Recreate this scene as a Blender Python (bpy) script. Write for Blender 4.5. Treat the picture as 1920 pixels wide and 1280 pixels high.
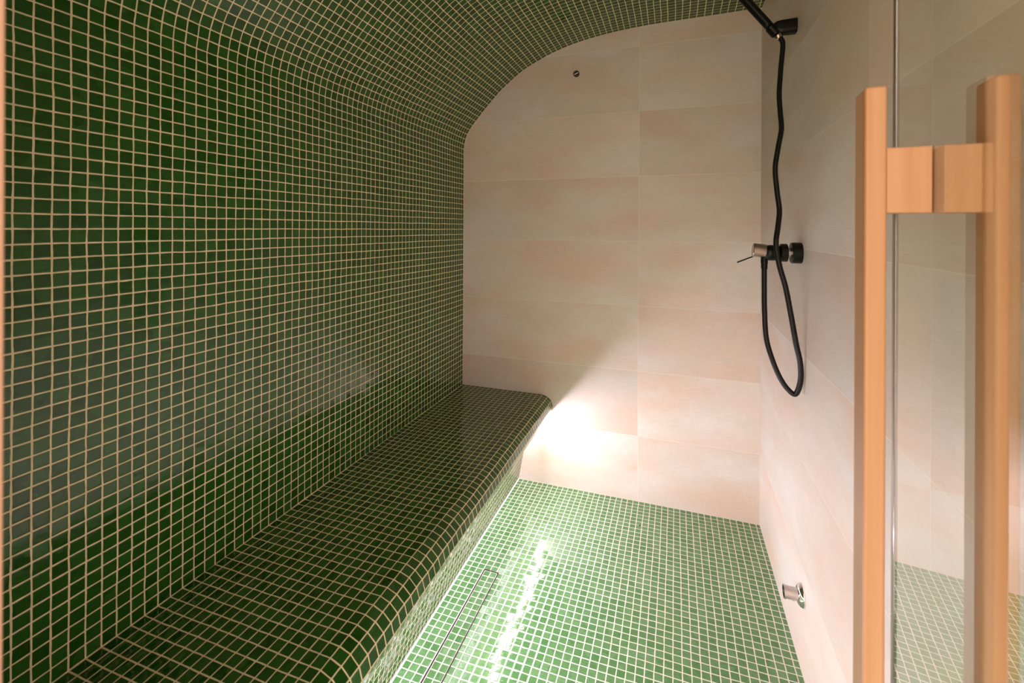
import bpy, bmesh, math, random
from mathutils import Vector, Matrix

for o in list(bpy.data.objects):
    bpy.data.objects.remove(o, do_unlink=True)
S = bpy.context.scene
COL = S.collection

# ------------------------------------------------------------------ camera
PSI, ROLL, FPX, CYP = 0.3382, 0.0047, 870.13, 428.66
CAMP = Vector((1.0564, 0.0, 1.263))
sn, cs = math.sin(PSI), math.cos(PSI)
R = Vector((cs, sn, 0)); U = Vector((0, 0, 1)); F = Vector((-sn, cs, 0))
cr, sr = math.cos(ROLL), math.sin(ROLL)
R2 = cr * R + sr * U
U2 = cr * U - sr * R
cam = bpy.data.cameras.new('camera')
co = bpy.data.objects.new('camera', cam)
COL.objects.link(co)
M = Matrix.Identity(4)
for i in range(3):
    M[i][0] = R2[i]; M[i][1] = U2[i]; M[i][2] = -F[i]; M[i][3] = CAMP[i]
co.matrix_world = M
cam.sensor_width = 36.0
cam.lens = FPX / 1920 * 36.0
cam.shift_y = -(640 - CYP) / 1920
cam.clip_start = 0.02
cam.dof.use_dof = True
cam.dof.focus_distance = 1.7
cam.dof.aperture_fstop = 6.3
S.camera = co

# ------------------------------------------------------------------ world, exposure
w = bpy.data.worlds.new('world'); S.world = w
w.use_nodes = True
bgn = w.node_tree.nodes['Background']
bgn.inputs['Color'].default_value = (1.0, 0.78, 0.61, 1)     # the warm lit spa room outside the door
bgn.inputs['Strength'].default_value = 0.90
S.view_settings.view_transform = 'Standard'
S.view_settings.look = 'None'
S.view_settings.gamma = 1.0
S.view_settings.use_curve_mapping = False
S.view_settings.exposure = 2.12
LED_STRENGTH = 17.5
LED_COLOR = (1.0, 0.88, 1.02, 1)

# ------------------------------------------------------------------ room measures (metres)
D = 2.2288            # inner face of back wall
W = 1.4026            # inner face of right wall
XJ = 0.8967           # vertical tile joint on back wall
P = 0.0264            # mosaic pitch on left wall and vault
ZB = 0.4403           # seat height
XB = 0.3150           # foot of the bench
PF = 0.02554          # mosaic pitch on floor
YF = 0.145            # inner face of the front wall

# ------------------------------------------------------------------ node helper
class NT:
    def __init__(self, name):
        self.m = bpy.data.materials.new(name)
        self.m.use_nodes = True
        self.t = self.m.node_tree
        self.t.nodes.clear()
        self.out = self.t.nodes.new('ShaderNodeOutputMaterial')
    def n(self, typ, **kw):
        nd = self.t.nodes.new(typ)
        for k, v in kw.items():
            setattr(nd, k, v)
        return nd
    def l(self, a, b):
        self.t.links.new(a, b)
    def setin(self, sock, v):
        if isinstance(v, bpy.types.NodeSocket):
            self.l(v, sock)
        elif v is not None:
            sock.default_value = v
    def math(self, op, a, b=None, c=None):
        nd = self.n('ShaderNodeMath', operation=op)
        self.setin(nd.inputs[0], a)
        if b is not None: self.setin(nd.inputs[1], b)
        if c is not None: self.setin(nd.inputs[2], c)
        return nd.outputs[0]
    def vmath(self, op, a, b=None, sc=None):
        nd = self.n('ShaderNodeVectorMath', operation=op)
        self.setin(nd.inputs[0], a)
        if b is not None: self.setin(nd.inputs[1], b)
        if sc is not None: self.setin(nd.inputs['Scale'], sc)
        return nd.outputs['Value'] if op in ('LENGTH', 'DOT_PRODUCT') else nd.outputs[0]
    def noise(self, vec, scale, detail=2.0, rough=0.5, dim='3D'):
        nd = self.n('ShaderNodeTexNoise', noise_dimensions=dim)
        self.l(vec, nd.inputs['Vector'])
        nd.inputs['Scale'].default_value = scale
        nd.inputs['Detail'].default_value = detail
        nd.inputs['Roughness'].default_value = rough
        return nd
    def mixc(self, fac, a, b, blend='MIX'):
        nd = self.n('ShaderNodeMix', data_type='RGBA', blend_type=blend)
        self.setin(nd.inputs[0], fac); self.setin(nd.inputs[6], a); self.setin(nd.inputs[7], b)
        return nd.outputs[2]
    def mapr(self, v, a, b, c, d, interp='LINEAR'):
        nd = self.n('ShaderNodeMapRange', interpolation_type=interp)
        self.setin(nd.inputs[0], v)
        for i, x in enumerate((a, b, c, d)):
            self.setin(nd.inputs[1 + i], x)
        return nd.outputs[0]
    def bsdf(self, **kw):
        nd = self.n('ShaderNodeBsdfPrincipled')
        for k, v in kw.items():
            self.setin(nd.inputs[k], v)
        self.l(nd.outputs[0], self.out.inputs['Surface'])
        return nd

def rgb(r, g, b): return (r, g, b, 1.0)

def mosaic_material(name, tile_a, tile_b, grout, half=0.050, tilt=0.018, rough=0.07, seed=0.0, wav=0.30, ior=1.52):
    """Glazed square mosaic; one tile per UV unit, grout at the integers."""
    k = NT(name)
    uv = k.n('ShaderNodeUVMap', uv_map='UVMap').outputs[0]
    # hand-laid sheets: the joints wander a little
    wob = k.noise(uv, 0.55, 2.0)
    wv = k.vmath('SUBTRACT', wob.outputs['Color'], (0.5, 0.5, 0.5))
    uvw = k.vmath('ADD', uv, k.vmath('SCALE', wv, sc=0.11))
    wob2 = k.noise(uv, 0.11, 1.0)
    wv2 = k.vmath('SUBTRACT', wob2.outputs['Color'], (0.5, 0.5, 0.5))
    uvw = k.vmath('ADD', uvw, k.vmath('SCALE', wv2, sc=0.16))
    cell = k.vmath('FLOOR', uvw)
    fr = k.vmath('FRACTION', uvw)
    ctr = k.vmath('ABSOLUTE', k.vmath('SUBTRACT', fr, (0.5, 0.5, 0.5)))
    sp = k.n('ShaderNodeSeparateXYZ'); k.l(ctr, sp.inputs[0])
    mx = k.math('MAXIMUM', sp.outputs[0], sp.outputs[1])
    # slightly rounded tile corners
    corner = k.math('MULTIPLY', k.math('SUBTRACT', k.math('ADD', sp.outputs[0], sp.outputs[1]), 0.86), 1.2)
    dd = k.math('SUBTRACT', 0.5, mx)                       # distance to cell edge
    dd = k.math('SUBTRACT', dd, k.math('MAXIMUM', corner, 0.0))
    grow = k.noise(uv, 0.9, 1.0)
    hw = k.mapr(grow.outputs[0], 0.3, 0.7, half * 0.82, half * 1.2)
    e0 = k.math('SUBTRACT', hw, 0.006); e1 = k.math('ADD', hw, 0.010)
    mask = k.mapr(dd, e0, e1, 0.0, 1.0)                    # 1 on glass, 0 on grout
    wn = k.n('ShaderNodeTexWhiteNoise', noise_dimensions='3D')
    k.l(k.vmath('ADD', cell, (seed, seed * 1.7, 0.0)), wn.inputs['Vector'])
    rnd = wn.outputs['Color']
    rs = k.n('ShaderNodeSeparateXYZ'); k.l(rnd, rs.inputs[0])
    tcol = k.mixc(rs.outputs[0], tile_a, tile_b)
    # glaze streaks inside each tile
    streak = k.noise(k.vmath('MULTIPLY', uvw, (0.9, 5.0, 1.0)), 1.6, 3.0, 0.6)
    sf = k.mapr(streak.outputs[0], 0.3, 0.7, 0.80, 1.22)
    hsv = k.n('ShaderNodeHueSaturation'); k.l(tcol, hsv.inputs['Color']); k.l(sf, hsv.inputs['Value'])
    tcol = hsv.outputs[0]
    gn = k.noise(uv, 3.0, 3.0)
    gcol = k.mixc(k.mapr(gn.outputs[0], 0.35, 0.7, 0.0, 0.35), grout, (grout[0] * 0.72, grout[1] * 0.68, grout[2] * 0.62, 1))
    col = k.mixc(mask, gcol, tcol)
    # tilt of each tile + pillowed edges + slightly uneven glaze
    geo = k.n('ShaderNodeNewGeometry')
    jit = k.vmath('SCALE', k.vmath('SUBTRACT', rnd, (0.5, 0.5, 0.5)), sc=k.math('MULTIPLY', mask, tilt * 2))
    nrm = k.vmath('NORMALIZE', k.vmath('ADD', geo.outputs['Normal'], jit))
    pil = k.mapr(dd, k.math('SUBTRACT', hw, 0.02), k.math('ADD', hw, 0.08), 0.0, 1.0, 'SMOOTHSTEP')
    un = k.noise(k.vmath('MULTIPLY', uvw, (0.8, 1.8, 1.0)), 1.7, 2.0)
    hgt = k.math('ADD', k.math('MULTIPLY', pil, 0.55), k.math('MULTIPLY', un.outputs[0], wav))
    bp = k.n('ShaderNodeBump')
    bp.inputs['Strength'].default_value = 0.55
    bp.inputs['Distance'].default_value = 0.0009
    k.l(hgt, bp.inputs['Height']); k.l(nrm, bp.inputs['Normal'])
    ro = k.mapr(mask, 0.0, 1.0, 0.75, rough)
    b = k.bsdf(**{'Base Color': col, 'Roughness': ro, 'Normal': bp.outputs[0], 'IOR': ior})
    sl = k.mapr(mask, 0.0, 1.0, 0.25, 0.5)
    k.l(sl, b.inputs['Specular IOR Level'])
    return k.m

def stone_material(name, off_u=0.0, seed=0.0):
    """Large matt porcelain tiles 1200 x 300 with a linen surface; UV in metres, v = height."""
    k = NT(name)
    uv = k.n('ShaderNodeUVMap', uv_map='UVMap').outputs[0]
    sc = k.vmath('MULTIPLY', k.vmath('ADD', uv, (off_u, 0.0, 0.0)), (1 / 1.2, 1 / 0.302, 1.0))
    cell = k.vmath('FLOOR', sc)
    fr = k.vmath('FRACTION', sc)
    sp = k.n('ShaderNodeSeparateXYZ'); k.l(fr, sp.inputs[0])
    du = k.math('MULTIPLY', k.math('SUBTRACT', 0.5, k.math('ABSOLUTE', k.math('SUBTRACT', sp.outputs[0], 0.5))), 1.2)
    dv = k.math('MULTIPLY', k.math('SUBTRACT', 0.5, k.math('ABSOLUTE', k.math('SUBTRACT', sp.outputs[1], 0.5))), 0.302)
    dm = k.math('MINIMUM', du, dv)
    mask = k.mapr(dm, 0.0005, 0.0011, 0.0, 1.0)
    wn = k.n('ShaderNodeTexWhiteNoise', noise_dimensions='3D')
    k.l(k.vmath('ADD', cell, (seed, 3.3 + seed, 0.0)), wn.inputs['Vector'])
    rs = k.n('ShaderNodeSeparateXYZ'); k.l(wn.outputs['Color'], rs.inputs[0])
    # each tile shows its own clouding
    shifted = k.vmath('ADD', uv, k.vmath('SCALE', wn.outputs['Color'], sc=9.0))
    cl = k.noise(k.vmath('MULTIPLY', shifted, (2.2, 5.0, 1.0)), 1.0, 2.5, 0.5)
    cl2 = k.noise(k.vmath('MULTIPLY', shifted, (3.0, 6.0, 1.0)), 1.7, 3.0, 0.55)
    base = k.mixc(k.mapr(cl.outputs[0], 0.36, 0.64, 0.0, 1.0), rgb(0.80, 0.745, 0.70), rgb(0.77, 0.615, 0.525))
    base = k.mixc(k.mapr(cl2.outputs[0], 0.4, 0.7, 0.0, 0.45), base, rgb(0.70, 0.65, 0.555))
    lin = k.noise(k.vmath('MULTIPLY', uv, (22.0, 620.0, 1.0)), 1.0, 2.0, 0.6)
    lin2 = k.noise(k.vmath('MULTIPLY', uv, (420.0, 14.0, 1.0)), 1.0, 1.0, 0.5)
    val = k.math('ADD', k.mapr(lin.outputs[0], 0.25, 0.75, 0.90, 1.08), k.mapr(lin2.outputs[0], 0.25, 0.75, -0.025, 0.025))
    val = k.math('MULTIPLY', val, k.mapr(rs.outputs[0], 0.0, 1.0, 0.90, 1.05))
    hsv = k.n('ShaderNodeHueSaturation'); k.l(base, hsv.inputs['Color']); k.l(val, hsv.inputs['Value'])
    col = k.mixc(mask, rgb(0.86, 0.80, 0.72), hsv.outputs[0])
    bp = k.n('ShaderNodeBump')
    bp.inputs['Strength'].default_value = 0.25
    bp.inputs['Distance'].default_value = 0.0006
    k.l(k.math('ADD', lin.outputs[0], k.math('MULTIPLY', mask, 1.5)), bp.inputs['Height'])
    k.bsdf(**{'Base Color': col, 'Roughness': 0.48, 'Normal': bp.outputs[0], 'Specular IOR Level': 0.4})
    return k.m

def wood_material(name, a, b, rough=0.45):
    k = NT(name)
    tc = k.n('ShaderNodeTexCoord').outputs['Object']
    g = k.noise(k.vmath('MULTIPLY', tc, (90.0, 60.0, 1.6)), 1.0, 4.0, 0.6)
    g2 = k.noise(k.vmath('MULTIPLY', tc, (14.0, 14.0, 0.9)), 1.0, 2.0, 0.5)
    f = k.math('ADD', k.math('MULTIPLY', g.outputs[0], 0.45), k.math('MULTIPLY', g2.outputs[0], 0.55))
    col = k.mixc(k.mapr(f, 0.35, 0.65, 0.0, 1.0), a, b)
    bp = k.n('ShaderNodeBump'); bp.inputs['Strength'].default_value = 0.08
    bp.inputs['Distance'].default_value = 0.001
    k.l(g.outputs[0], bp.inputs['Height'])
    k.bsdf(**{'Base Color': col, 'Roughness': rough, 'Normal': bp.outputs[0]})
    return k.m

def plain(name, col, rough, metal=0.0, spec=0.5, bump=0.0, scale=400.0):
    k = NT(name)
    tc = k.n('ShaderNodeTexCoord').outputs['Object']
    nz = k.noise(tc, scale, 2.0)
    r = k.mapr(nz.outputs[0], 0.3, 0.7, max(rough - 0.04, 0.01), rough + 0.04)
    kw = {'Base Color': col, 'Roughness': r, 'Metallic': metal, 'Specular IOR Level': spec}
    if bump:
        bp = k.n('ShaderNodeBump'); bp.inputs['Strength'].default_value = bump
        bp.inputs['Distance'].default_value = 0.0004
        k.l(nz.outputs[0], bp.inputs['Height']); kw['Normal'] = bp.outputs[0]
    k.bsdf(**kw)
    return k.m

TA, TB, GR = rgb(0.008, 0.060, 0.003), rgb(0.020, 0.100, 0.012), rgb(0.80, 0.71, 0.48)
M_MOS = mosaic_material('green_mosaic_wall', TA, TB, GR)
M_MOSB = mosaic_material('green_mosaic_bench', TA, TB, GR, seed=7.0)
M_MOSF = mosaic_material('green_mosaic_floor', rgb(0.070, 0.195, 0.060), rgb(0.12, 0.265, 0.105), rgb(0.75, 0.73, 0.63),
                         seed=21.0, half=0.058, tilt=0.024, rough=0.05, wav=0.5, ior=1.6)
M_STONE = stone_material('beige_linen_tile')
M_STONER = stone_material('beige_linen_tile_right', seed=11.0)
M_WOOD = wood_material('alder_handle_wood', rgb(0.39, 0.195, 0.085), rgb(0.50, 0.29, 0.155))
M_JAMB = wood_material('alder_frame_wood', rgb(0.44, 0.27, 0.185), rgb(0.52, 0.33, 0.235), 0.55)
M_BLACK = plain('matt_black_metal', rgb(0.004, 0.004, 0.004), 0.36, spec=0.25)
M_HOSE = plain('black_hose', rgb(0.005, 0.005, 0.006), 0.38, spec=0.3)
M_GUN = plain('satin_gunmetal', rgb(0.42, 0.34, 0.30), 0.22, 1.0, scale=20)
M_CHROME = plain('chrome', rgb(0.82, 0.82, 0.84), 0.07, 1.0)
M_STEEL = plain('brushed_steel', rgb(0.60, 0.55, 0.52), 0.25, 1.0)
M_DARKSTEEL = plain('dark_steel', rgb(0.12, 0.09, 0.07), 0.35, 1.0)
M_DRAIN = plain('drain_frame_steel', rgb(0.030, 0.012, 0.028), 0.45, 0.0, 0.25)
M_EDGE = plain('polished_glass_edge', rgb(0.34, 0.32, 0.33), 0.16, 0.6, 1.0)
M_PLASTER = plain('outer_plaster', rgb(0.55, 0.47, 0.38), 0.8, bump=0.1, scale=60)
M_CRUMB = plain('dark_crumb', rgb(0.03, 0.03, 0.03), 0.6)
M_CAULK = plain('white_silicone', rgb(0.78, 0.76, 0.72), 0.4)

def led_material():
    k = NT('led_diffuser')
    e = k.n('ShaderNodeEmission')
    e.inputs['Color'].default_value = LED_COLOR
    e.inputs['Strength'].default_value = LED_STRENGTH
    k.l(e.outputs[0], k.out.inputs['Surface'])
    return k.m
M_LED = led_material()

def glass_material():
    """Toughened glass, straight-through transmission with Fresnel reflection on each face."""
    k = NT('door_glass')
    geo = k.n('ShaderNodeNewGeometry')
    cosv = k.math('ABSOLUTE', k.vmath('DOT_PRODUCT', geo.outputs['Normal'], geo.outputs['Incoming']))
    inv = k.math('SUBTRACT', 1.0, cosv)
    fres = k.math('MULTIPLY_ADD', k.math('POWER', inv, 4.0), 0.80, 0.055)
    fres = k.math('DIVIDE', k.math('MULTIPLY', fres, 2.0), k.math('ADD', fres, 1.0))     # both faces of the pane together
    tr = k.n('ShaderNodeBsdfTransparent'); tr.inputs[0].default_value = (0.955, 0.972, 0.93, 1)
    gl = k.n('ShaderNodeBsdfGlossy'); gl.inputs['Roughness'].default_value = 0.0
    gl.inputs['Color'].default_value = (1, 1, 1, 1)
    mx = k.n('ShaderNodeMixShader')
    k.l(fres, mx.inputs[0]); k.l(tr.outputs[0], mx.inputs[1]); k.l(gl.outputs[0], mx.inputs[2])
    k.l(mx.outputs[0], k.out.inputs['Surface'])
    return k.m
M_GLASS = glass_material()
k_ = NT('door_glass_rear')
t__ = k_.n('ShaderNodeBsdfTransparent'); t__.inputs[0].default_value = (0.955, 0.972, 0.93, 1)
k_.l(t__.outputs[0], k_.out.inputs['Surface'])
M_GLASS2 = k_.m

# ------------------------------------------------------------------ mesh helpers
def link(name, bm, mat, parent=None, smooth=False, bevel=0.0):
    me = bpy.data.meshes.new(name)
    bmesh.ops.recalc_face_normals(bm, faces=bm.faces)
    bm.to_mesh(me); bm.free()
    for m in (mat if isinstance(mat, (list, tuple)) else [mat]):
        me.materials.append(m)
    if smooth:
        for p in me.polygons: p.use_smooth = True
    o = bpy.data.objects.new(name, me)
    COL.objects.link(o)
    if parent is not None:
        o.parent = parent
        bpy.context.view_layer.update()
        o.matrix_parent_inverse = parent.matrix_world.inverted()
    if bevel:
        b = o.modifiers.new('bevel', 'BEVEL'); b.width = bevel; b.segments = 3; b.limit_method = 'ANGLE'
    return o

def empty(name, loc, label, cat, group=None):
    o = bpy.data.objects.new(name, None); COL.objects.link(o)
    o.location = loc; o['label'] = label; o['category'] = cat
    if group: o['group'] = group
    o.empty_display_size = 0.05
    bpy.context.view_layer.update()
    return o

def box(bm, x0, x1, y0, y1, z0, z1, uvf=None):
    vs = [bm.verts.new((x, y, z)) for x in (x0, x1) for y in (y0, y1) for z in (z0, z1)]
    idx = [(0, 1, 3, 2), (4, 6, 7, 5), (0, 4, 5, 1), (2, 3, 7, 6), (0, 2, 6, 4), (1, 5, 7, 3)]
    fs = [bm.faces.new([vs[i] for i in f]) for f in idx]
    if uvf:
        lay = bm.loops.layers.uv.get('UVMap') or bm.loops.layers.uv.new('UVMap')
        for f in fs:
            for lp in f.loops:
                lp[lay].uv = uvf(lp.vert.co)
    return fs

def cyl(bm, p0, p1, r0, r1=None, seg=32, caps=True):
    r1 = r0 if r1 is None else r1
    p0, p1 = Vector(p0), Vector(p1)
    ax = (p1 - p0).normalized()
    up = Vector((0, 0, 1)) if abs(ax.z) < 0.9 else Vector((1, 0, 0))
    a = ax.cross(up).normalized(); b = ax.cross(a)
    ra = [bm.verts.new(p0 + r0 * (math.cos(t) * a + math.sin(t) * b)) for t in [2 * math.pi * i / seg for i in range(seg)]]
    rb = [bm.verts.new(p1 + r1 * (math.cos(t) * a + math.sin(t) * b)) for t in [2 * math.pi * i / seg for i in range(seg)]]
    for i in range(seg):
        bm.faces.new((ra[i], ra[(i + 1) % seg], rb[(i + 1) % seg], rb[i]))
    if caps:
        bm.faces.new(ra); bm.faces.new(rb)

def lathe(bm, origin, axis, prof, seg=40):
    """prof: list of (distance along axis, radius)."""
    origin, ax = Vector(origin), Vector(axis).normalized()
    up = Vector((0, 0, 1)) if abs(ax.z) < 0.9 else Vector((1, 0, 0))
    a = ax.cross(up).normalized(); b = ax.cross(a)
    rings = []
    for d, r in prof:
        if r < 1e-6:
            rings.append([bm.verts.new(origin + ax * d)])
        else:
            rings.append([bm.verts.new(origin + ax * d + r * (math.cos(2 * math.pi * i / seg) * a + math.sin(2 * math.pi * i / seg) * b)) for i in range(seg)])
    for q in range(len(rings) - 1):
        A, B = rings[q], rings[q + 1]
        for i in range(seg):
            j = (i + 1) % seg
            if len(A) == 1 and len(B) == 1: break
            if len(A) == 1: bm.faces.new((A[0], B[i], B[j]))
            elif len(B) == 1: bm.faces.new((A[i], A[j], B[0]))
            else: bm.faces.new((A[i], A[j], B[j], B[i]))
    for rr in (rings[0], rings[-1]):
        if len(rr) > 1: bm.faces.new(rr)

def catmull(pts, n=12):
    out = []
    P_ = [pts[0]] + list(pts) + [pts[-1]]
    for i in range(1, len(P_) - 2):
        p0, p1, p2, p3 = [Vector(q) for q in P_[i - 1:i + 3]]
        for s in range(n):
            t = s / n
            out.append(0.5 * ((2 * p1) + (-p0 + p2) * t + (2 * p0 - 5 * p1 + 4 * p2 - p3) * t * t + (-p0 + 3 * p1 - 3 * p2 + p3) * t ** 3))
    out.append(Vector(pts[-1]))
    return out

def tube(bm, path, r, seg=20):
    rings = []
    prev_a = None
    for i, p in enumerate(path):
        t = (path[min(i + 1, len(path) - 1)] - path[max(i - 1, 0)]).normalized()
        if prev_a is None:
            a = t.cross(Vector((0, 1, 0))).normalized()
        else:
            a = (prev_a - t * prev_a.dot(t)).normalized()
        prev_a = a
        b = t.cross(a)
        rings.append([bm.verts.new(p + r * (math.cos(2 * math.pi * k / seg) * a + math.sin(2 * math.pi * k / seg) * b)) for k in range(seg)])
    for A, B in zip(rings, rings[1:]):
        for i in range(seg):
            j = (i + 1) % seg
            bm.faces.new((A[i], A[j], B[j], B[i]))
    bm.faces.new(rings[0]); bm.faces.new(rings[-1])

def structure(o):
    o['kind'] = 'structure'
    return o

# ------------------------------------------------------------------ vault profile
raw = [(0.0, 1.6834), (0.0115, 1.738), (0.0365, 1.7855), (0.0714, 1.8279), (0.1075, 1.8690), (0.1433, 1.9084), (0.1816, 1.9464),
       (0.2170, 1.9800), (0.3150, 2.0540), (0.3818, 2.0900), (0.4506, 2.1210), (0.5342, 2.1490), (0.6281, 2.1718),
       (0.7336, 2.1890), (0.8121, 2.1980), (0.8884, 2.2035), (0.9846, 2.2072), (1.2111, 2.2110), (1.48, 2.2150)]
dense = catmull([(a, b, 0) for a, b in raw], 40)
prof = [Vector((0.0, ZB + 47 * P, 0)), ]
# resample at one tile pitch so every row of mosaic is a flat facet
last = prof[0]; i = 0
while i < len(dense):
    if (dense[i] - last).length >= P:
        prof.append(dense[i].copy()); last = dense[i]
    i += 1
V0 = 47.0
ZK = ZB + 47 * P

def strip_slab(name, pts, vcoord, y0, y1, thick, mat, side=1, umap=None):
    """Extrude a profile (x, z) along y; inner skin gets mosaic UVs, outer skin is offset by thick."""
    bm = bmesh.new()
    lay = bm.loops.layers.uv.new('UVMap')
    n = len(pts)
    nor = []
    for i in range(n):
        a = pts[max(i - 1, 0)]; b = pts[min(i + 1, n - 1)]
        t = (b - a).normalized()
        nor.append(Vector((-t.y, t.x, 0)) * side)
    inn = [[bm.verts.new((p.x, y, p.y)) for p in pts] for y in (y0, y1)]
    out = [[bm.verts.new((p.x + q.x * thick, y, p.y + q.y * thick)) for p, q in zip(pts, nor)] for y in (y0, y1)]
    um = umap or (lambda y: (D - y) / P)
    for i in range(n - 1):
        f = bm.faces.new((inn[0][i], inn[0][i + 1], inn[1][i + 1], inn[1][i]))
        for lp, uvv in zip(f.loops, ((um(y0), vcoord[i]), (um(y0), vcoord[i + 1]), (um(y1), vcoord[i + 1]), (um(y1), vcoord[i]))):
            lp[lay].uv = uvv
        f2 = bm.faces.new((out[0][i], out[1][i], out[1][i + 1], out[0][i + 1])); f2.material_index = 1
        bm.faces.new((inn[0][i], out[0][i], out[0][i + 1], inn[0][i + 1])).material_index = 1
        bm.faces.new((inn[1][i], inn[1][i + 1], out[1][i + 1], out[1][i])).material_index = 1
    bm.faces.new((inn[0][0], inn[1][0], out[1][0], out[0][0])).material_index = 1
    bm.faces.new((inn[0][-1], out[0][-1], out[1][-1], inn[1][-1])).material_index = 1
    return link(name, bm, [mat, M_PLASTER])

# ------------------------------------------------------------------ room shell
Y0R = 0.03
bm = bmesh.new()
box(bm, -0.08, 0.0, Y0R, D, -0.08, ZK, uvf=lambda c: ((D - c.y) / P, (c.z - ZB) / P))
structure(link('wall_left', bm, M_MOS))
structure(strip_slab('ceiling', prof, [V0 + i for i in range(len(prof))], Y0R, D, 0.08, M_MOS, side=1))

bm = bmesh.new()
box(bm, -0.08, W + 0.08, D, D + 0.08, -0.08, 2.32, uvf=lambda c: (c.x - XJ, c.z))
structure(link('wall_back', bm, M_STONE))
bm = bmesh.new()
box(bm, W, W + 0.08, Y0R, D, -0.08, 2.32, uvf=lambda c: (1.055 - c.y, c.z))
structure(link('wall_right', bm, M_STONER))
# front wall with the door opening
XO0, XO1, ZO = 0.70, 1.31, 2.08
bm = bmesh.new()
for (a, b, c_, d_) in ((0.0, XO0, 0.0, 2.30), (XO1, W, 0.0, 2.30), (XO0, XO1, ZO, 2.30)):
    box(bm, a, b, Y0R, YF, c_, d_, uvf=lambda c: (c.x, c.z))
structure(link('wall_front', bm, M_STONE))
# wooden door frame lining the opening
bm = bmesh.new()
box(bm, XO0, 0.7175, Y0R - 0.02, YF, 0.0, ZO)
box(bm, 1.290, XO1, Y0R - 0.02, YF, 0.0, ZO)
box(bm, 0.7175, 1.290, Y0R - 0.02, YF, ZO - 0.02, ZO)
o = structure(link('trim_1', bm, M_JAMB, bevel=0.002))

# floor (with the slot of the linear drain left free)
DX0, DX1, DY1 = 0.3940, 0.4510, 1.5925
bm = bmesh.new()
uvfl = lambda c: ((c.x - XB) / PF, (D - c.y) / PF)
for a, b, c_, d_ in ((0.0, DX0, Y0R, D), (DX1, W, Y0R, D), (DX0, DX1, DY1, D), (DX0, DX1, Y0R, 0.55)):
    box(bm, a, b, c_, d_, -0.06, 0.0, uvf=uvfl)
structure(link('floor', bm, M_MOSF))

# ------------------------------------------------------------------ linear drain
dr = empty('linear_drain', (0.4225, 1.07, 0.0), 'long narrow linear drain with a green mosaic inlay, set in the floor beside the bench', 'drain')
bm = bmesh.new()
t_ = 0.0028
box(bm, DX0, DX0 + t_, 0.55, DY1, -0.05, 0.0012)
box(bm, DX1 - t_, DX1, 0.55, DY1, -0.05, 0.0012)
box(bm, DX0 + t_, DX1 - t_, DY1 - t_, DY1, -0.05, 0.0012)
box(bm, DX0 + t_, DX1 - t_, 0.55, 0.55 + t_, -0.05, 0.0012)
link('drain_frame', bm, M_DRAIN, dr)
bm = bmesh.new()
g = 0.0035
ix0, ix1, iy1 = DX0 + t_ + g * 0.3, DX1 - t_ - g * 0.3, DY1 - t_ - g * 0.3
pi = (ix1 - ix0) / 2
box(bm, ix0, ix1, 0.556, iy1, -0.03, 0.0, uvf=lambda c: ((c.x - ix0) / pi + 40, (iy1 - c.y) / PF + 3))
link('drain_cover', bm, M_MOSF, dr)

# ------------------------------------------------------------------ bench
be = empty('tiled_bench', (0.24, 1.2, 0.0), 'dark green mosaic bench with a rounded front edge along the green wall', 'bench')
PB = 0.4383 / 17
sp_ = [(0.0005 if i == 0 else i * PB, ZB) for i in range(18)] + [(0.4636, 0.4318), (0.4838, 0.4140), (0.4908, 0.3885), (0.4830, 0.3635), (0.4640, 0.3460)]
poly = [Vector((a, b, 0)) for a, b in sp_]
bm = bmesh.new()
lay = bm.loops.layers.uv.new('UVMap')
y0, y1 = YF, D - 0.0005
rowA = [bm.verts.new((p.x, y0, p.y)) for p in poly]
rowB = [bm.verts.new((p.x, y1, p.y)) for p in poly]
um = lambda y: (D - y) / P
for i in range(len(poly) - 1):
    f = bm.faces.new((rowA[i], rowA[i + 1], rowB[i + 1], rowB[i]))
    for lp, uvv in zip(f.loops, ((um(y0), i), (um(y0), i + 1), (um(y1), i + 1), (um(y1), i))):
        lp[lay].uv = uvv
# underside, back
under = [(0.4560, 0.3460), (0.4560, 0.3560), (0.0005, 0.3560)]
ua = [bm.verts.new((a, y0, b)) for a, b in under]; ub = [bm.verts.new((a, y1, b)) for a, b in under]
ra = [rowA[-1]] + ua + [rowA[0]]; rb = [rowB[-1]] + ub + [rowB[0]]
for i in range(4):
    f = bm.faces.new((ra[i], ra[i + 1], rb[i + 1], rb[i])); 
    for lp in f.loops: lp[lay].uv = ((D - lp.vert.co.y) / P, (0.49 - lp.vert.co.x) / P)
bm.faces.new(rowA + ua); bm.faces.new(list(reversed(rowB + ub)))
link('bench_seat', bm, M_MOSB, be)
# base with a raked, mosaic-covered riser
bm = bmesh.new()
lay = bm.loops.layers.uv.new('UVMap')
pb = [(0.0005, 0.0), (XB, 0.0), (0.3800, 0.3558), (0.0005, 0.3558)]
A = [bm.verts.new((a, y0, b)) for a, b in pb]; B = [bm.verts.new((a, y1, b)) for a, b in pb]
for i in range(4):
    j = (i + 1) % 4
    f = bm.faces.new((A[i], A[j], B[j], B[i]))
    for lp in f.loops: lp[lay].uv = ((D - lp.vert.co.y) / PF, lp.vert.co.z / 0.026)
bm.faces.new(A); bm.faces.new(list(reversed(B)))
link('bench_base', bm, M_MOSB, be)
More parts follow.
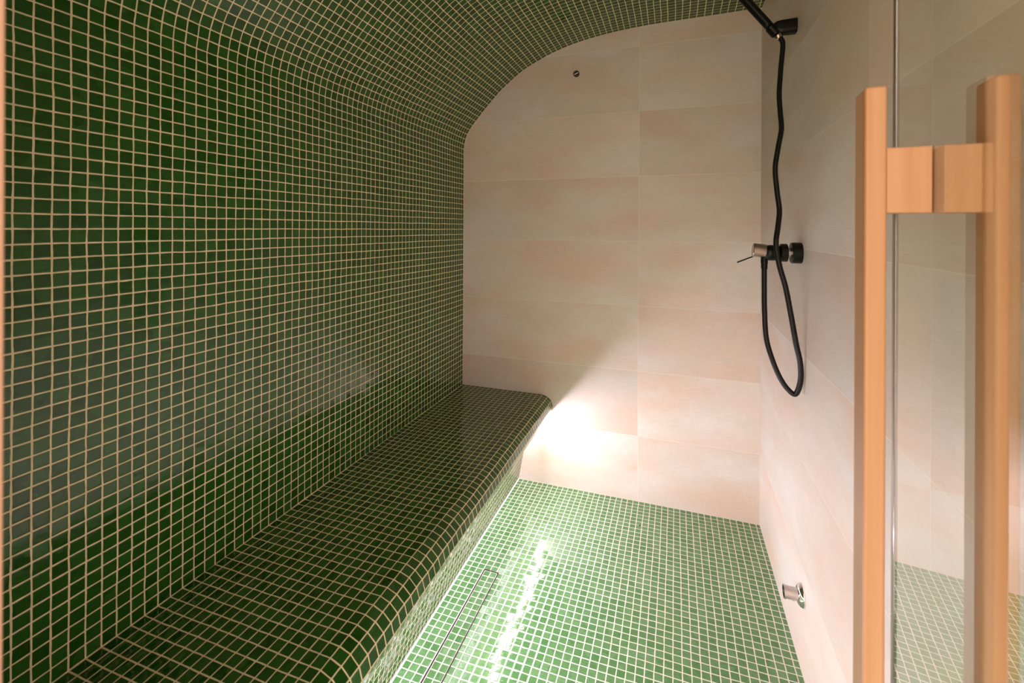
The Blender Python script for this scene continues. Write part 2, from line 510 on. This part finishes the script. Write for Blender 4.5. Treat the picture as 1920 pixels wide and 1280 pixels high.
# LED strip under the nosing
def prism_y(bm, pts, ya, yb):
    A = [bm.verts.new((a, ya, b)) for a, b in pts]; B = [bm.verts.new((a, yb, b)) for a, b in pts]
    for i in range(len(pts)):
        j = (i + 1) % len(pts)
        bm.faces.new((A[i], A[j], B[j], B[i]))
    bm.faces.new(A); bm.faces.new(list(reversed(B)))
bm = bmesh.new()
prism_y(bm, [(0.4540, 0.3560), (0.4540, 0.3440), (0.4400, 0.3440), (0.4400, 0.3560)], YF + 0.02, D - 0.004)
link('strip_channel', bm, M_STEEL, be)
bm = bmesh.new()
prism_y(bm, [(0.4515, 0.3436), (0.4500, 0.3190), (0.4440, 0.3160), (0.4410, 0.3200), (0.4410, 0.3436)], YF + 0.03, D - 0.006)
ls = link('light_strip', bm, M_LED, be)
ls['label'] = 'glowing white light strip tucked under the bench nosing'
# white silicone along the foot
bm = bmesh.new()
vs = [(XB - 0.0005, 0.0), (XB + 0.0045, 0.0002), (XB + 0.0005, 0.0045)]
A = [bm.verts.new((a, y0, b)) for a, b in vs]; B = [bm.verts.new((a, y1, b)) for a, b in vs]
for i in range(3):
    j = (i + 1) % 3
    bm.faces.new((A[i], A[j], B[j], B[i]))
bm.faces.new(A); bm.faces.new(list(reversed(B)))
link('sealant_bead', bm, M_CAULK, be)

# ------------------------------------------------------------------ shower
YS = 1.625
holder = empty('shower_holder', (W, YS, 1.886), 'black wall bracket holding the hand shower, top of the right wall', 'shower bracket')
bm = bmesh.new()
# D-shaped arm that narrows into a rounded nose
sec = [(0.0, 0.0220, 0.0205), (0.012, 0.0220, 0.0205), (0.040, 0.0215, 0.0195), (0.054, 0.0195, 0.0180), (0.0625, 0.0145, 0.0145), (0.066, 0.008, 0.009)]
rings = []
for d, rz, ry in sec:
    rg = []
    for i in range(32):
        t = 2 * math.pi * i / 32
        ct, st = math.cos(t), math.sin(t)
        ex = 0.6
        rg.append(bm.verts.new((W - d, YS + ry * math.copysign(abs(ct) ** ex, ct), 1.886 + 0.0 + rz * math.copysign(abs(st) ** ex, st))))
    rings.append(rg)
for A_, B_ in zip(rings, rings[1:]):
    for i in range(32):
        bm.faces.new((A_[i], A_[(i + 1) % 32], B_[(i + 1) % 32], B_[i]))
bm.faces.new(rings[0]); bm.faces.new(rings[-1])
link('bracket_arm', bm, M_BLACK, holder, smooth=False, bevel=0.0008)
sdir = Vector((-0.0823, 0.0, 0.1122)).normalized()
sbase = Vector((1.3430, YS - 0.004, 1.8745))
bm = bmesh.new()
cyl(bm, sbase - sdir * 0.010, sbase + sdir * 0.020, 0.0150, 0.0155)
link('holder_cup', bm, M_BLACK, holder, bevel=0.001)

hs = empty('hand_shower', sbase, 'slim black stick hand shower slanting up to the left from its wall bracket', 'hand shower')
bm = bmesh.new()
lathe(bm, sbase, sdir, [(0.0205, 0.0), (0.0205, 0.0125), (0.035, 0.0130), (0.19, 0.0142), (0.235, 0.0142), (0.238, 0.012), (0.238, 0.0)], 32)
link('shower_stick', bm, M_BLACK, hs, smooth=True)
bm = bmesh.new()
q0 = sbase - sdir * 0.0105
lathe(bm, q0, -sdir, [(0.0, 0.0), (0.0, 0.0125), (0.006, 0.0135), (0.014, 0.0115), (0.0185, 0.0085), (0.020, 0.0)], 32)
o = link('swivel_nut', bm, M_GUN, hs, smooth=True)
o['label'] = 'satin bronze-grey swivel nut'

hp = [(1.3530, 1.618, 1.8600), (1.3600, 1.616, 1.8480), (1.3646, 1.614, 1.8280), (1.3587, 1.61, 1.7554), (1.3528, 1.6, 1.6765), (1.354, 1.59, 1.6173), (1.3552, 1.58, 1.5653),
      (1.3451, 1.57, 1.5082), (1.3358, 1.56, 1.4452), (1.3392, 1.55, 1.3762), (1.3435, 1.54, 1.32), (1.3362, 1.52, 1.2707),
      (1.3290, 1.505, 1.2232), (1.3363, 1.5, 1.1643), (1.353, 1.5, 1.0983), (1.3676, 1.5, 1.0143), (1.3790, 1.5, 0.9431),
      (1.3895, 1.5, 0.8893), (1.3915, 1.505, 0.8379), (1.3820, 1.515, 0.7966), (1.3641, 1.525, 0.8050), (1.3449, 1.535, 0.8356),
      (1.3271, 1.545, 0.8841), (1.3135, 1.555, 0.942), (1.3086, 1.555, 1.0228), (1.3076, 1.555, 1.0895), (1.3074, 1.555, 1.1473)]
bm = bmesh.new()
tube(bm, catmull(hp, 14), 0.0072)
o = link('shower_hose', bm, M_HOSE, None, smooth=True)
o['label'] = 'long black shower hose hanging in a loop from the bracket to the mixer tap'
o['category'] = 'hose'

mx = empty('shower_mixer', (W, 1.555, 1.1965), 'black wall-mounted shower mixer tap with a thin lever, halfway up the right wall', 'tap')
YM, ZM = 1.555, 1.1960
def lat(name, prof_, mat, smooth=True, z=ZM, bev=0.0):
    b_ = bmesh.new()
    lathe(b_, (W, YM, z), (-1, 0, 0), prof_, 48)
    return link(name, b_, mat, mx, smooth=smooth, bevel=bev)
lat('wall_flange', [(0.0, 0.0), (0.0, 0.0305), (0.024, 0.0305), (0.0262, 0.0290), (0.0270, 0.0)], M_BLACK, smooth=False)
lat('neck', [(0.026, 0.0), (0.026, 0.0135), (0.037, 0.0135), (0.037, 0.0)], M_STEEL, smooth=False)
lat('collar', [(0.036, 0.0), (0.036, 0.0255), (0.0375, 0.0265), (0.052, 0.0265), (0.0535, 0.0255), (0.0535, 0.0)], M_BLACK, smooth=False)
b_ = bmesh.new()
lathe(b_, (W, YM, ZM - 0.001), (-1, 0, 0), [(0.053, 0.0), (0.053, 0.0215), (0.078, 0.0235), (0.086, 0.0228), (0.0925, 0.0200), (0.0965, 0.0140), (0.098, 0.0)], 48)
link('mixer_body', b_, M_BLACK, mx, smooth=True)
cd = Vector((-1.0, 0.0, 0.10)).normalized()
b_ = bmesh.new()
cp = Vector((W - 0.092, YM - 0.0, ZM + 0.0035))
lathe(b_, cp, cd, [(0.0, 0.0), (0.0, 0.0205), (0.0325, 0.0205), (0.0345, 0.0195), (0.035, 0.0)], 48)
cap = o = link('control_cap', b_, M_GUN, mx, smooth=False); o['label'] = 'satin bronze-grey round control cap'
lb = cp + cd * 0.030 + Vector((0, 0, -0.0175))
b_ = bmesh.new()
cyl(b_, lb, (1.2339, YM, 1.1640), 0.0019, 0.0021, 12)
link('lever', b_, M_BLACK, cap, smooth=True)
b_ = bmesh.new()
cyl(b_, (1.3074, YM, ZM - 0.015), (1.3074, YM, 1.1635), 0.0098)
cyl(b_, (1.3074, YM, 1.1635), (1.3074, YM, 1.1475), 0.0088)
link('hose_outlet', b_, M_BLACK, mx)

# ------------------------------------------------------------------ steam outlet
so = empty('steam_outlet', (W, 1.516, 0.2270), 'chrome pipe stub with a domed wall rosette, low on the right wall', 'pipe outlet')
b_ = bmesh.new()
lathe(b_, (W, 1.516, 0.2270), (-1, 0, 0), [(0.0, 0.0), (0.0, 0.0310), (0.004, 0.0305), (0.010, 0.0270), (0.014, 0.0215), (0.0155, 0.0)], 48)
link('rosette', b_, M_CHROME, so, smooth=True)
b_ = bmesh.new()
pr_ = [(0.012, 0.0), (0.012, 0.0165), (0.044, 0.0165), (0.0445, 0.0178), (0.0485, 0.0178), (0.0485, 0.0150), (0.030, 0.0150), (0.030, 0.0)]
lathe(b_, (W, 1.516, 0.2275), (-1, 0, 0), pr_, 40)
stub = link('pipe_stub', b_, M_STEEL, so)
b_ = bmesh.new()
cyl(b_, (W - 0.024, 1.516, 0.2275 - 0.0155), (W - 0.024, 1.516, 0.2275 - 0.0195), 0.004, seg=20)
link('grub_screw', b_, M_CHROME, stub)

# ------------------------------------------------------------------ sensor on the back wall
se = empty('wall_sensor', (0.601, D, 2.0147), 'small dark round metal sensor high on the beige back wall', 'sensor')
b_ = bmesh.new()
lathe(b_, (0.601, D, 2.0147), (0, -1, 0), [(0.0, 0.0), (0.0, 0.0150), (0.009, 0.0150), (0.011, 0.0135), (0.011, 0.0105), (0.006, 0.0100), (0.006, 0.0)], 36)
scap = link('sensor_cap', b_, M_DARKSTEEL, se)
b_ = bmesh.new()
for ang in (0.4, 0.4 + math.pi / 2):
    dx, dz = math.cos(ang) * 0.0100, math.sin(ang) * 0.0100
    cyl(b_, (0.601 - dx, D - 0.0085, 2.0147 - dz), (0.601 + dx, D - 0.0085, 2.0147 + dz), 0.0019, seg=10)
link('cross_bar', b_, M_STEEL, scap)

# ------------------------------------------------------------------ crumb on the floor
b_ = bmesh.new()
cyl(b_, (0.9165, 2.0480, 0.0012), (0.9245, 2.0530, 0.0016), 0.0012, 0.0007, 8)
cyl(b_, (0.9205, 2.0560, 0.0010), (0.9200, 2.0450, 0.0012), 0.0009, 0.0009, 8)
o = link('floor_crumb', b_, M_CRUMB, None)
o['label'] = 'tiny dark crumb lying on the green mosaic floor near the back wall'; o['category'] = 'crumb'

# ------------------------------------------------------------------ glass door, swung inwards towards the right wall
pd = Vector((0.0790, 0.9969, 0)).normalized()      # along the pane, into the room
pn = Vector((-pd.y, pd.x, 0))                      # towards the camera side
H0 = Vector((1.2984, 0.5720, 0))                   # pane surface where the handle starts
T = 0.008
edge = H0 + pd * 0.1075
hinge = H0 - pd * 0.440
def prism(bm, o, a0, a1, n0, n1, z0, z1):
    """box in door coordinates: a along the pane from o, n along the pane normal."""
    vs = []
    for a in (a0, a1):
        for n in (n0, n1):
            for z in (z0, z1):
                q = o + pd * a + pn * n
                vs.append(bm.verts.new((q.x, q.y, z)))
    for f in ((0, 1, 3, 2), (4, 6, 7, 5), (0, 4, 5, 1), (2, 3, 7, 6), (0, 2, 6, 4), (1, 5, 7, 3)):
        bm.faces.new([vs[i] for i in f])
bm = bmesh.new()
prism(bm, H0, -0.415, 0.1085, -T, 0.0, 0.012, 2.050)
door = structure(link('door_1', bm, [M_GLASS, M_GLASS2]))
for p_ in door.data.polygons:
    if p_.normal.dot(pn) < 0.5: p_.material_index = 1
bm = bmesh.new()
cross = [(0.1087, -0.0026), (0.1087, 0.0006)] + [(0.1087 + 0.0150 * math.sin(math.pi * q / 12), -0.001 + 0.0016 * math.cos(math.pi * q / 12)) for q in range(1, 12)]
pts_ = [H0 + pd * a + pn * n for a, n in cross]
lo_ = [bm.verts.new((q.x, q.y, 0.012)) for q in pts_]; hi_ = [bm.verts.new((q.x, q.y, 2.050)) for q in pts_]
for i in range(len(cross)):
    j = (i + 1) % len(cross)
    bm.faces.new((lo_[i], lo_[j], hi_[j], hi_[i])).smooth = (i > 0)
bm.faces.new(lo_); bm.faces.new(list(reversed(hi_)))
o = link('edge_seal', bm, M_EDGE, door)
o['label'] = 'shiny grey sealing strip along the free edge of the glass'
for zc in (0.30, 1.80):
    bm = bmesh.new()
    prism(bm, H0, -0.438, -0.375, -T - 0.006, 0.006, zc - 0.045, zc + 0.045)
    link('hinge', bm, M_STEEL, door, bevel=0.002)
for side in (1, -1):
    n0 = 0.0 if side == 1 else -T
    f = lambda d: n0 + side * d
    bm = bmesh.new()
    lo, hi = sorted((f(0.0375), f(0.0565)))
    prism(bm, H0, 0.0, 0.040, lo, hi, 0.600, 1.4120)
    hd = link('pull_handle', bm, M_WOOD, door, bevel=0.0030)
    for (za, zb_) in ((1.2810, 1.3480), (0.6640, 0.7310)):
        bm = bmesh.new()
        lo, hi = sorted((f(0.0004), f(0.0375)))
        prism(bm, H0, 0.003, 0.037, lo, hi, za, zb_)
        link('standoff_block', bm, M_WOOD, hd, bevel=0.0012)
